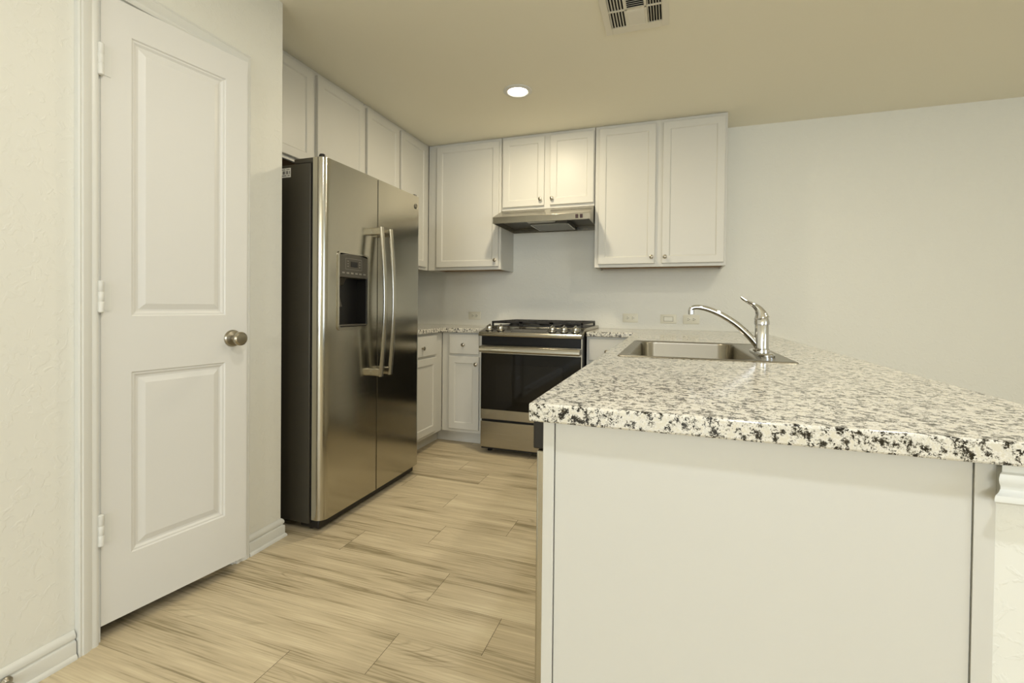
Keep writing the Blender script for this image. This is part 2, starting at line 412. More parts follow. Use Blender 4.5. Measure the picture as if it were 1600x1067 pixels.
# ------------------------------------------------------------------ cabinets
def shaker(name, x0, x1, z0, z1, parent, fr=0.05, t=0.019, flat=False):
    bm = bmesh.new(); rings = []
    spec = [(0, 0.0), (0, -t+0.003), (0.003, -t)]
    if not flat: spec += [(fr, -t), (fr+0.003, -t+0.002), (fr+0.007, -t+0.0065), (fr+0.012, -t+0.007)]
    for ins, y in spec:
        rings.append([bm.verts.new(p) for p in ((x0+ins, y, z0+ins), (x1-ins, y, z0+ins), (x1-ins, y, z1-ins), (x0+ins, y, z1-ins))])
    for A, B in zip(rings, rings[1:]):
        for k in range(4): bm.faces.new((A[k], A[(k+1) % 4], B[(k+1) % 4], B[k]))
    bm.faces.new(rings[-1]); bm.faces.new(rings[0])
    return obj(name, bm, CAB, parent, smooth=False)
def knob(x, z, parent, t=0.019):
    bm = bmesh.new(); M = Matrix.Translation((x, -t, z)) @ Matrix.Rotation(PI/2, 4, 'X')
    lathe(bm, [(0, 0), (0.008, 0.0), (0.006, 0.003), (0.0055, 0.012), (0.011, 0.015), (0.0145, 0.019), (0.0145, 0.022), (0.009, 0.0255), (0, 0.026)], 18, M)
    return obj('knob', bm, NICKEL, parent)
def wall_cabinet(label, loc, rotz, W, Hh, D, doors, stile=0.03):
    """local: x along the front, y into the wall, front of the face frame at y = 0"""
    t = thing('wall_cabinet', label, 'cabinet', loc, rotz, 'painted wall cabinets')
    bm = bmesh.new(); e = 0.0008
    box(bm, e, 0.016, 0.019, D-e, 0, Hh-e); box(bm, W-0.016, W-e, 0.019, D-e, 0, Hh-e)
    box(bm, 0.016, W-0.016, 0.019, D-e, Hh-0.016, Hh-e); box(bm, 0.016, W-0.016, D-0.008, D-e, 0, Hh-0.016)
    obj('carcass', bm, CAB, t, smooth=False)
    bm = bmesh.new()
    box(bm, e, W-e, 0, 0.019, 0, Hh-e)
    obj('face_frame', bm, CAB, t, 0.0015)
    bx('bottom_panel', (0.016, W-0.016, 0.019, D-0.009, 0.012, 0.024), WOOD, t)['label'] = 'brown wood underside panel'
    for (xa, xb, za, zb, kx, kz) in doors:
        dd = shaker('door', xa, xb, za, zb, t)
        if kx is not None: knob(kx, kz, dd)
    return t
UB = 1.39
def upper(label, x0, x1, zb, doors, y=3.60):
    return wall_cabinet(label, (x0, y, zb), 0, x1-x0, H-zb-0.001, YB-y, [(a_-x0, b_-x0, z0-zb, z1-zb, (None if k is None else k-x0), kz-zb) for a_, b_, z0, z1, k, kz in doors])
upper('tall single door cream wall cabinet in the corner left of the range hood', -2.018, -1.342, UB, [(-1.932, -1.362, 1.414, 2.443, -1.386, 1.465)])
upper('short two door cream wall cabinet directly above the range hood', -1.338, -0.577, 1.868, [(-1.325, -0.976, 1.892, 2.443, -1.004, 1.94), (-0.928, -0.583, 1.892, 2.443, -0.908, 1.94)])
upper('tall two door cream wall cabinet right of the range hood', -0.573, 0.354, UB, [(-0.543, -0.128, 1.413, 2.443, -0.15, 1.46), (-0.079, 0.339, 1.413, 2.443, -0.056, 1.459)])
def left_upper(label, y0, y1, zb, doors, x=-2.02):
    return wall_cabinet(label, (x, y0, zb), PI/2, y1-y0, H-zb-0.001, x-XL, [(a_-y0, b_-y0, z0-zb, z1-zb, None, 0) for a_, b_, z0, z1 in doors])
left_upper('short two door cream cabinet above the stainless refrigerator', 1.77, 2.696, 1.885, [(1.79, 2.203, 1.905, 2.443), (2.240, 2.686, 1.905, 2.443)])
left_upper('tall two door cream wall cabinet between refrigerator and corner', 2.70, 3.598, UB, [(2.716, 3.113, 1.413, 2.443), (3.141, 3.54, 1.413, 2.443)])

def base_cabinet(label, loc, rotz, W, D, fronts, toe=(0, 0)):
    t = thing('base_cabinet', label, 'cabinet', loc, rotz, 'painted base cabinets')
    bm = bmesh.new(); e = 0.0008; Z1 = CB-0.001
    box(bm, e, 0.016, 0.019, D-e, 0.10, Z1); box(bm, W-0.016, W-e, 0.019, D-e, 0.10, Z1)
    box(bm, 0.016, W-0.016, 0.019, D-e, 0.10, 0.116); box(bm, 0.016, W-0.016, D-0.01, D-e, 0.116, Z1)
    obj('carcass', bm, CAB, t, smooth=False)
    bm = bmesh.new(); box(bm, e, W-e, 0, 0.019, 0.10, Z1); obj('face_frame', bm, CAB, t, 0.0015)
    bx('toe_kick', (e+toe[0], W-e+toe[1], 0.075, 0.09, 0.001, 0.0995), CAB, t)
    for kind, xa, xb, za, zb, kx, kz in fronts:
        dd = shaker(kind, xa, xb, za, zb, t, flat=(kind == 'drawer_front'))
        knob(kx, kz, dd)
    return t
# back run, left of the range (x -1.72 .. -1.345)
base_cabinet('narrow cream base cabinet left of the range with one drawer and door', (-1.718, 3.30, 0), 0, 0.374, YB-3.30,
             [('drawer_front', 0.07, 0.32, 0.712, 0.865, 0.193, 0.785), ('door', 0.066, 0.322, 0.126, 0.694, 0.300, 0.638)], (-0.078, 0))
base_cabinet('cream base cabinet right of the range with one drawer and door', (-0.573, 3.30, 0), 0, 0.376, YB-3.30,
             [('drawer_front', 0.018, 0.275, 0.71, 0.862, 0.145, 0.775), ('door', 0.018, 0.275, 0.126, 0.694, 0.04, 0.64)])
base_cabinet('cream base cabinet partly hidden behind the refrigerator', (-1.72, 2.70, 0), PI/2, 0.599, -1.72-XL,
             [('drawer_front', 0.03, 0.48, 0.712, 0.862, 0.255, 0.775), ('door', 0.03, 0.48, 0.126, 0.694, 0.06, 0.64)], (0, 0.0745))
# sink base of the peninsula, facing the kitchen (front toward -x): local x runs toward the camera
base_cabinet('wide cream sink base cabinet under the peninsula counter', (-0.195, 3.29, 0), -PI/2, 1.815, 0.58,
             [('door', 0.68, 1.22, 0.126, 0.86, 1.18, 0.80), ('door', 1.25, 1.79, 0.126, 0.86, 1.29, 0.80)])

# ------------------------------------------------------------------ peninsula end panel, knee wall, moulding
t = thing('end_panel', 'large smooth cream panel closing the near end of the peninsula', 'panel', (-0.221, 0.828, 0))
bx('edge_strip', (0.0, 0.0205, -0.004, 0.02, 0.001, CB-0.001), CAB, t, 0.001)
bx('panel', (0.022, 0.6241, 0.0, 0.018, 0.001, CB-0.001), CAB, t, 0.001)
bx('filler_strip', (0.6245, 0.648, -0.0038, -0.0022, 0.001, CB-0.001), CAB, t, 0.0004)
bm = bmesh.new()
box(bm, 0.402, 0.52, 0.826, YB, 0, CB-0.0005)
struct(obj('wall_peninsula', bm, WALL, bevel=0.014, seg=4), 'low textured wall on the dining side of the peninsula', 'wall')
mp = [(0, 0.8785), (0.016, 0.8785), (0.016, 0.868), (0.020, 0.866), (0.0225, 0.860), (0.0215, 0.854), (0.019, 0.850), (0.019, 0.845), (0.023, 0.841), (0.029, 0.839), (0.031, 0.835), (0.031, 0.831), (0.027, 0.828), (0.020, 0.826), (0, 0.824)]
bm = bmesh.new(); yf = 0.8255; xr = 0.5205
sweep(bm, mp, [lambda a_, b_: (0.441, yf, b_), lambda a_, b_: (0.441-a_, yf-a_, b_), lambda a_, b_: (xr+a_, yf-a_, b_), lambda a_, b_: (xr+a_, YB-0.001, b_)])
struct(obj('trim_3', bm, TRIM), 'white moulding under the counter on the peninsula wall', 'moulding')

# ------------------------------------------------------------------ countertops
def slab(name, xs, ys, inside, label):
    bm = bmesh.new(); V = {}
    def v(i, j, z):
        if (i, j, z) not in V: V[(i, j, z)] = bm.verts.new((xs[i], ys[j], z))
        return V[(i, j, z)]
    nx, ny = len(xs)-1, len(ys)-1
    In = lambda i, j: 0 <= i < nx and 0 <= j < ny and inside(0.5*(xs[i]+xs[i+1]), 0.5*(ys[j]+ys[j+1]))
    for i in range(nx):
        for j in range(ny):
            if not In(i, j): continue
            for z in (CB, CT): bm.faces.new((v(i, j, z), v(i+1, j, z), v(i+1, j+1, z), v(i, j+1, z)))
            for di, dj, p, q in ((-1, 0, (i, j), (i, j+1)), (1, 0, (i+1, j), (i+1, j+1)), (0, -1, (i, j), (i+1, j)), (0, 1, (i, j+1), (i+1, j+1))):
                if not In(i+di, j+dj): bm.faces.new((v(*p, CB), v(*q, CB), v(*q, CT), v(*p, CT)))
    o = obj(name, bm, GRANITE, bevel=0.004); return tag(o, label, 'countertop', 'speckled granite countertops')
SX0, SX1, SY0, SY1 = -0.185, 0.385, 1.69, 2.49        # sink rim
hole = (SX0+0.02, SX1-0.02, SY0+0.02, SY1-0.02)
slab('countertop', [-0.572, -0.242, hole[0], hole[1], 0.622], [0.797, hole[2], hole[3], 3.27, YB-0.001],
     lambda x, y: (x > -0.242 or y > 3.27) and not (hole[0] < x < hole[1] and hole[2] < y < hole[3]),
     'large speckled granite countertop of the peninsula holding the sink')
slab('countertop', [XL+0.001, -1.69, -1.347], [2.70, 3.27, YB-0.001], lambda x, y: x < -1.69 or y > 3.27,
     'small speckled granite countertop in the corner left of the range')

# ------------------------------------------------------------------ sink
def sink():
    t = thing('kitchen_sink', 'stainless drop-in sink set in the granite peninsula counter', 'sink', (0.1, 2.09, CT))
    ox, oy = 0.1, 2.09
    bm = bmesh.new()
    def loop(x0, x1, y0, y1, r, z): return [bm.verts.new((x-ox, y-oy, z)) for x, y in rrect(x0, x1, y0, y1, r, 6)]
    bx0, bx1, by0, by1 = SX0+0.042, 0.272, SY0+0.032, SY1-0.035
    seq = [(SX0, SX1, SY0, SY1, 0.012, 0.0003), (SX0+0.002, SX1-0.002, SY0+0.002, SY1-0.002, 0.011, 0.003), (SX0+0.008, SX1-0.008, SY0+0.008, SY1-0.008, 0.01, 0.0045),
           (SX0+0.012, SX1-0.012, SY0+0.012, SY1-0.012, 0.01, 0.003),
           (bx0-0.008, bx1+0.008, by0-0.008, by1+0.008, 0.07, 0.0025), (bx0-0.003, bx1+0.003, by0-0.003, by1+0.003, 0.066, 0.0005), (bx0, bx1, by0, by1, 0.064, -0.006),
           (bx0+0.006, bx1-0.006, by0+0.006, by1-0.006, 0.06, -0.15), (bx0+0.02, bx1-0.02, by0+0.02, by1-0.02, 0.05, -0.172), (bx0+0.05, bx1-0.05, by0+0.05, by1-0.05, 0.03, -0.178)]
    rings = [loop(*s) for s in seq]
    for A, B in zip(rings, rings[1:]):
        n = len(A)
        for i in range(n): bm.faces.new((A[i], A[(i+1) % n], B[(i+1) % n], B[i]))
    bm.faces.new(rings[-1])
    obj('basin', bm, SINKM, t)
    bm = bmesh.new(); lathe(bm, [(0.0, -0.1775), (0.055, -0.1775), (0.057, -0.175), (0.045, -0.1745), (0.036, -0.1765), (0, -0.1768)], 24, Matrix.Translation((bx0/2+bx1/2-ox, 0, 0)))
    obj('drain', bm, CHROME, t)
sink()

# ------------------------------------------------------------------ faucet
def faucet():
    fx, fy = 0.318, 1.95
    t = thing('faucet', 'chrome single lever faucet on the right rim of the sink', 'faucet', (fx, fy, CT+0.0045))
    bm = bmesh.new()
    pts = rrect(-0.027, 0.027, -0.125, 0.125, 0.026, 6)
    A = [bm.verts.new((x, y, -0.001)) for x, y in pts]; B = [bm.verts.new((x, y, 0.006)) for x, y in pts]; C2 = [bm.verts.new((x*0.82, y*0.95, 0.011)) for x, y in pts]
    n = len(pts)
    for P, Q in ((A, B), (B, C2)):
        for i in range(n): bm.faces.new((P[i], P[(i+1) % n], Q[(i+1) % n], Q[i]))
    bm.faces.new(A); bm.faces.new(C2)
    obj('deck_plate', bm, CHROME, t)
    bm = bmesh.new()
    lathe(bm, [(0.029, 0.010), (0.029, 0.017), (0.0255, 0.020), (0.0255, 0.0215), (0.0245, 0.022), (0.0235, 0.107), (0.0225, 0.109)], 32)
    obj('body', bm, CHROME, t)
    bm = bmesh.new()
    lathe(bm, [(0.0225, 0.1095), (0.0262, 0.111), (0.0262, 0.122), (0.0225, 0.134), (0.019, 0.143)], 32)
    # dome leaning into the lever
    P = smooth_path([(0.0, 0, 0.134), (-0.004, 0, 0.152), (-0.014, 0, 0.170), (-0.030, 0, 0.184), (-0.046, 0, 0.193), (-0.062, 0, 0.203), (-0.074, 0, 0.2135)], 5)
    nP = len(P); rad = []; fl = []
    for i in range(nP):
        s = i/(nP-1); rad.append(0.0205*(1-s)**1.4 + 0.0085 + (0.003*math.sin(PI*max(0, (s-0.55)/0.45)))); fl.append(0.95 - 0.55*min(1, s*1.5))
    rad[-1] *= 0.6
    tube(bm, P, rad, 16, fl)
    obj('lever', bm, CHROME, t)
    bm = bmesh.new()
    P = smooth_path([(-0.012, 0, 0.030), (-0.040, 0, 0.064), (-0.085, 0, 0.108), (-0.135, 0, 0.142), (-0.180, 0, 0.163), (-0.215, 0, 0.172), (-0.236, 0, 0.172), (-0.247, 0, 0.166), (-0.249, 0, 0.158)], 6)
    nP = len(P); tube(bm, P, [0.0135 - 0.0045*min(1, i/(nP*0.75)) for i in range(nP)], 14)
    sp = obj('spout', bm, CHROME, t)
    bm = bmesh.new(); lathe(bm, [(0.0095, 0.144), (0.0115, 0.145), (0.0115, 0.161), (0.009, 0.163)], 18, Matrix.Translation((-0.2475, 0, 0)))
    obj('aerator', bm, CHROME, sp)
faucet()

# ------------------------------------------------------------------ refrigerator
def fridge():
    XF = -1.541; Y0, Y1 = 1.767, 2.657; YS = 2.187
    t = thing('refrigerator', 'tall stainless side by side refrigerator with ice dispenser', 'refrigerator', (XF, Y0, 0))
    L = lambda x, y, z: (x-XF, y-Y0, z)
    def lb(name, x0, x1, y0, y1, z0, z1, m, par, bev=0.0): return bx(name, (x0-XF, x1-XF, y0-Y0, y1-Y0, z0, z1), m, par, bev)
    lb('case', -2.30, -1.628, Y0+0.008, Y1-0.008, 0.035, 1.757, DKGREY, t, 0.004)
    lb('gasket', -1.628, -1.606, Y0+0.016, Y1-0.016, 0.07, 1.765, BLACK, t)
    lb('base_grille', -1.69, -1.578, Y0+0.02, Y1-0.02, 0.012, 0.055, BLACK, t, 0.006)
    for yy in (Y0+0.06, Y1-0.06):
        bm = bmesh.new(); lathe(bm, [(0.022, 0), (0.024, 0.004), (0.018, 0.012), (0.012, 0.036)], 16, Matrix.Translation(L(-1.645, yy, 0))); obj('foot', bm, BLACK, t)
        bm = bmesh.new(); lathe(bm, [(0.022, 0), (0.024, 0.004), (0.018, 0.012), (0.012, 0.036)], 16, Matrix.Translation(L(-2.2, yy, 0))); obj('foot', bm, BLACK, t)
    # top hinge covers
    for ya, yb, nm in ((Y0+0.01, Y0+0.075, 0), (Y1-0.075, Y1-0.01, 0)):
        lb('hinge_cover', -1.73, -1.60, ya, yb, 1.757, 1.783, DKGREY, t, 0.006)
    for yy in (Y0+0.03, Y1-0.03):
        bm = bmesh.new(); lathe(bm, [(0.016, 1.778), (0.016, 1.790), (0.012, 1.797), (0, 1.798)], 18, Matrix.Translation(L(-1.578, yy, 0))); obj('hinge_cap', bm, BLACK, t)
    # doors: contoured front, big radius on the outer edge
    def xfront(y, outer):   # distance behind XF
        d = abs(y-outer); r = 0.04
        bow = 0.004*((y-0.5*(Y0+Y1))/0.45)**2
        return bow + (r - math.sqrt(max(0, r*r-(r-d)**2)) if d < r else 0)
    dz0, dz1 = 0.968, 1.345; dy0, dy1 = 1.866, 2.098
    def door(name, ya, yb, outer, hole_):
        z0, z1 = 0.062, 1.778
        ys = set([ya, yb])
        for i in range(9): ys.add(outer + (0.04*(1-math.cos(PI/2*i/8)))*(1 if outer < yb-0.1 else -1))
        for i in range(1, 8): ys.add(ya + (yb-ya)*i/8 if abs(ya + (yb-ya)*i/8 - outer) > 0.045 else ya if outer == ya else yb)
        if hole_: ys |= {dy0, dy1}
        ys = sorted(ys); zs = [z0, dz0, dz1, z1] if hole_ else [z0, z1]
        if hole_: ys = [y for y in ys if not (dy0 < y < dy1)]
        bm = bmesh.new()
        G = [[bm.verts.new(L(XF - xfront(y, outer), y, z)) for z in zs] for y in ys]
        xb = -1.606
        Bk = [[bm.verts.new(L(xb, y, z)) for z in zs] for y in (ys[0], ys[-1])]
        for i in range(len(ys)-1):
            for j in range(len(zs)-1):
                if hole_ and j == 1 and abs(ys[i]-dy0) < 1e-6: continue
                bm.faces.new((G[i][j], G[i+1][j], G[i+1][j+1], G[i][j+1]))
        for k, gi in ((0, 0), (1, -1)):
            for j in range(len(zs)-1): bm.faces.new((G[gi][j], G[gi][j+1], Bk[k][j+1], Bk[k][j]))
        for j in (0, -1): bm.faces.new([g[j] for g in G] + [Bk[1][j], Bk[0][j]])
        o = obj(name, bm, STEEL, t)
        return o
    fd = door('freezer_door', Y0, YS-0.005, Y0, True)
    rd = door('fridge_door', YS+0.003, Y1, Y1, False)
    lb('door_edge', -1.60, XF-0.0005, YS+0.0020, YS+0.003, 0.062, 1.778, STEELZ, rd)
    # dispenser
    dr = bpy.data.objects.new('dispenser', None); COL.objects.link(dr); dr.parent = t
    lx = lambda x: x-XF
    bm = bmesh.new()        # frame: bright rounded ring
    xo = -0.003
    outer = rrect(dy0-0.004-Y0, dy1+0.007-Y0, dz0-0.010, dz1+0.003, 0.02, 5); inner = rrect(dy0+0.006-Y0, dy1-0.006-Y0, dz0+0.006, dz1-0.005, 0.014, 5)
    rg = []
    for pts, x in ((outer, -0.004), (outer, 0.003), (inner, 0.004), (inner, -0.03)): rg.append([bm.verts.new((x, p[0], p[1])) for p in pts])
    for A, B in zip(rg, rg[1:]):
        n = len(A)
        for i in range(n): bm.faces.new((A[i], A[(i+1) % n], B[(i+1) % n], B[i]))
    obj('bezel', bm, STEELZ, dr)
    bm = bmesh.new()        # cavity shell
    ya, yb, za, zb = dy0+0.002-Y0, dy1-0.002-Y0, dz0+0.003, 1.225
    box(bm, -0.10, -0.095, ya, yb, za, zb); box(bm, -0.095, -0.004, ya, ya+0.006, za, zb); box(bm, -0.095, -0.004, yb-0.006, yb, za, zb)
    box(bm, -0.095, -0.004, ya, yb, za, za+0.006)
    obj('cavity', bm, BLACK, dr)
    bm = bmesh.new(); prism(bm, [(ya+0.006, za+0.007), (yb-0.006, za+0.007), (yb-0.006, za+0.014), (ya+0.006, za+0.014)], -0.094, 0.002, 0); obj('drip_tray', bm, GREYP, dr, 0.002)
    bm = bmesh.new()        # control panel with arched top
    zt = dz1-0.004
    pts = [(ya, 1.222), (yb, 1.222)] + [(yb + (ya-yb)*i/10, zt - 0.012 + 0.012*math.sin(PI*i/10)) for i in range(11)]
    prism(bm, pts, -0.095, 0.003, 0); cp = obj('control_panel', bm, GREYP, dr, 0.002)
    bx('display', (0.0031, 0.0042, ya+0.088, ya+0.142, 1.276, 1.303), BLACK, cp)
    bm = bmesh.new()
    z0_, z1_, y0_, y1_ = 1.262, 1.318, ya+0.048, ya+0.176
    for d in ((y0_, y1_, z0_, z0_+0.0015), (y0_, y1_, z1_-0.0015, z1_), (y0_, y0_+0.0015, z0_, z1_), (y1_-0.0015, y1_, z0_, z1_)): box(bm, 0.003, 0.0038, *d)
    for i in range(3):
        box(bm, 0.003, 0.0038, ya+0.062, ya+0.072, 1.276+i*0.013, 1.280+i*0.013); box(bm, 0.003, 0.0038, ya+0.154, ya+0.164, 1.276+i*0.013, 1.280+i*0.013)
    obj('legend_marks', bm, PINKGREY, cp)
    for i in range(6):
        bx('button', (0.003, 0.0048, ya+0.022+i*0.033, ya+0.042+i*0.033, 1.240, 1.248), PINKGREY, cp, 0.0008)
    bm = bmesh.new(); prism(bm, [(-0.09, 1.222), (-0.03, 1.222), (-0.05, 1.185), (-0.085, 1.18)], ya+0.03, ya+0.10, 1); obj('nozzle', bm, GREYP, dr, 0.004)
    bm = bmesh.new(); prism(bm, [(-0.085, 1.18), (-0.078, 1.18), (-0.045, 1.075), (-0.053, 1.073)], ya+0.02, ya+0.085, 1); obj('paddle', bm, GREYP, dr, 0.002)
    # handles: bowed bars on posts
    for hy, par in ((2.142, fd), (2.226, rd)):
        bm = bmesh.new(); P = []
        z0, z1 = 0.70, 1.505
        for i in range(15):
            s = i/14; z = z0 + (z1-z0)*s; P.append((0.056 + 0.026*math.sin(PI*s), hy-Y0, z))
        tube(bm, P, 0.0165, 14, 0.55)
        hd = obj('handle', bm, STEELZ, par)
        for zz in (z0+0.022, z1-0.022):
            bx('handle_post', (-0.004, 0.062, hy-Y0-0.012, hy-Y0+0.012, zz-0.02, zz+0.02), STEELZ, hd, 0.005)
    # round maker's emblem
    em = bmesh.new(); M = Matrix.Translation(L(XF-0.003, 2.588, 1.712)) @ Matrix.Rotation(PI/2, 4, 'Y')
    lathe(em, [(0, 0), (0.0165, 0), (0.0165, 0.0035), (0.015, 0.004), (0, 0.004)], 24, M)
    e = obj('emblem', em, GREYP, rd); e['label'] = 'small dark round emblem'
    em = bmesh.new()
    for k in range(24):
        a0, a1 = 2*PI*k/24, 2*PI*(k+1)/24
    ring = [L(XF+0.0015, 2.588+0.0138*math.cos(2*PI*k/24), 1.712+0.0138*math.sin(2*PI*k/24)) for k in range(25)]
    tube(em, ring, 0.0009, 6)
    tube(em, smooth_path([L(XF+0.0015, 2.588+y_, 1.712+z_) for y_, z_ in ((0.0, 0.006), (-0.006, 0.006), (-0.008, 0), (-0.004, -0.005), (0, 0), (-0.002, -0.008))], 4), 0.001, 6)
    tube(em, smooth_path([L(XF+0.0015, 2.588+y_, 1.712+z_) for y_, z_ in ((0.008, 0.006), (0.003, 0.006), (0.003, 0.001), (0.007, 0), (0.002, -0.002), (0.004, -0.007), (0.009, -0.005))], 4), 0.001, 6)
    obj('emblem_marks', em, STEELZ, e)
    # white sticker with small print on the side
    st = bx('sticker', (-1.84-XF, -1.746-XF, 0.0073, 0.0079, 1.697, 1.742), LABELW, t)
    st['label'] = 'white printed label'
    bm = bmesh.new()
    for i in range(17):
        xa = -1.834 + i*0.0050
        if i % 4 != 3: box(bm, xa-XF, xa-XF+random.uniform(0.0015, 0.0038), 0.0069, 0.0072, 1.713, 1.728)
    for k, z in enumerate((1.733, 1.704)):
        for i in range(12):
            if random.random() < 0.8: box(bm, -1.834+i*0.007-XF, -1.834+i*0.007+0.005-XF, 0.0069, 0.0072, z, z+0.0035)
    obj('print', bm, DARKSLOT, st)
fridge()

# ------------------------------------------------------------------ range
def kitchen_range():
    X0, X1, YFR = -1.337, -0.580, 3.16
    W = X1-X0
    t = thing('range', 'stainless slide-in gas range with black oven glass', 'range', (X0, YFR, 0))
    def b_(name, x0, x1, y0, y1, z0, z1, m, par=t, bev=0.0): return bx(name, (x0, x1, y0, y1, z0, z1), m, par, bev)
    b_('body', 0.004, W-0.004, 0.035, 0.755, 0.03, 0.905, BLACK)
    for xx in (0.05, W-0.05):
        for yy in (0.10, 0.70):
            bm = bmesh.new(); lathe(bm, [(0.02, 0), (0.02, 0.01), (0.012, 0.014), (0.012, 0.035)], 14, Matrix.Translation((xx, yy, 0))); obj('foot', bm, BLACK, t)
    dw = b_('drawer', 0.012, W-0.006, -0.004, 0.032, 0.052, 0.243, STEELX, bev=0.004)
    od = b_('oven_door', 0.010, W-0.004, 0.0, 0.032, 0.258, 0.80, STEELX, bev=0.003)
    b_('door_glass', 0.012, W-0.006, -0.003, 0.002, 0.330, 0.742, GLASSB, od, 0.002)
    b_('window', 0.13, W-0.13, -0.0042, -0.0025, 0.40, 0.665, mat('oven_window', '14120E', 0.05, spec=0.3), od, 0.001)
    bm = bmesh.new()
    prism(bm, [(-0.042, 0.752), (-0.050, 0.760), (-0.050, 0.788), (-0.044, 0.797), (-0.030, 0.797), (-0.026, 0.79), (-0.026, 0.757), (-0.03, 0.752)], 0.012, W-0.006, 0)
    hd = obj('handle', bm, STEELX, od, 0.003)
    for xx in (0.03, W-0.03): b_('handle_post', xx-0.012, xx+0.012, -0.03, 0.004, 0.760, 0.79, STEELX, hd, 0.003)
    b_('vent_band', 0.010, W-0.006, 0.012, 0.034, 0.802, 0.868, BAND)
    bm = bmesh.new()     # control panel wedge
    prism(bm, [(-0.028, 0.868), (-0.030, 0.872), (-0.030, 0.889), (-0.024, 0.896), (0.125, 0.930), (0.140, 0.930), (0.140, 0.905), (0.03, 0.868)], 0.0, W, 0)
    cp = obj('control_panel', bm, STEELX, t, 0.002)
    slope = math.atan2(0.034, 0.149)
    def on(x, s): # point on the slope
        return Vector((x, -0.024 + s*math.cos(slope), 0.896 + s*math.sin(slope)))
    N = Vector((0, -math.sin(slope), math.cos(slope)))
    Rm = Matrix.Rotation(slope, 4, 'X')
    for x in (0.062, 0.148, W-0.218, W-0.134, W-0.052):
        bm = bmesh.new(); M = Matrix.Translation(on(x, 0.062)) @ Rm
        lathe(bm, [(0.027, 0.0), (0.027, 0.006), (0.0225, 0.009), (0.021, 0.030), (0.018, 0.034), (0, 0.034)], 24, M)
        k = obj('knob', bm, STEELZ, cp)
        bm = bmesh.new(); lathe(bm, [(0.029, -0.001), (0.031, 0.001), (0.029, 0.004), (0.027, 0.004)], 24, M); obj('knob_skirt', bm, BLACK, k)
        bm = bmesh.new(); box(bm, -0.004, 0.004, -0.021, 0.021, 0.034, 0.044)
        bmesh.ops.transform(bm, matrix=M, verts=bm.verts); obj('knob_grip', bm, STEELZ, k, 0.002)
    bm = bmesh.new(); M = Matrix.Translation(on(W*0.5-0.02, 0.075)) @ Rm
    box(bm, -0.12, 0.14, -0.045, 0.045, -0.0002, 0.0012); bmesh.ops.transform(bm, matrix=M, verts=bm.verts)
    dsp = obj('touch_panel', bm, mat('touch_glass', '3A352B', 0.1), cp)
    bm = bmesh.new()
    for i in range(5): box(bm, -0.06+i*0.034, -0.045+i*0.034, -0.02, -0.014, 0.0012, 0.0016)
    bmesh.ops.transform(bm, matrix=M, verts=bm.verts); obj('legend_marks', bm, PINKGREY, dsp)
    bm = bmesh.new(); prism(bm, [(0.142, 0.906), (0.142, 0.930), (0.15, 0.934), (0.745, 0.934), (0.755, 0.928), (0.755, 0.906)], 0.0, W, 0)
    obj('cooktop', bm, STEELX, t, 0.003)
    bx('burner_tray', (0.03, W-0.03, 0.165, 0.735, 0.9342, 0.936), BLACK, t)
    for x, y, r in ((0.17, 0.30, 0.045), (0.17, 0.60, 0.035), (W/2, 0.45, 0.05), (W-0.17, 0.30, 0.05), (W-0.17, 0.60, 0.035)):
        bm = bmesh.new(); lathe(bm, [(r, 0.936), (r, 0.946), (r*0.8, 0.95), (r*0.8, 0.957), (r*0.7, 0.96), (0, 0.96)], 24, Matrix.Translation((x, y, 0))); obj('burner', bm, IRON, t)
    third = (W-0.05)/3
    for g in range(3):
        xa = 0.025 + g*third + 0.002; xb = xa + third - 0.004; ya, yb = 0.168, 0.735; z0, z1 = 0.956, 0.972
        bm = bmesh.new()
        for d in ((xa, xb, ya, ya+0.014), (xa, xb, yb-0.014, yb), (xa, xa+0.014, ya, yb), (xb-0.014, xb, ya, yb), (xa, xb, (ya+yb)/2-0.007, (ya+yb)/2+0.007), ((xa+xb)/2-0.006, (xa+xb)/2+0.006, ya, yb)):
            box(bm, d[0], d[1], d[2], d[3], z0, z1)
        for q in (0.25, 0.75):
            yq = ya + (yb-ya)*q; box(bm, xa, xb, yq-0.005, yq+0.005, z0+0.003, z1)
        for xx in (xa, xb-0.014):
            for yy in (ya, yb-0.014): box(bm, xx, xx+0.014, yy, yy+0.014, 0.936, z0)
        obj('grate', bm, IRON, t, 0.002)
    b_('side_trim', W-0.0045, W-0.0005, 0.0, 0.03, 0.26, 0.865, STEELZ)
kitchen_range()

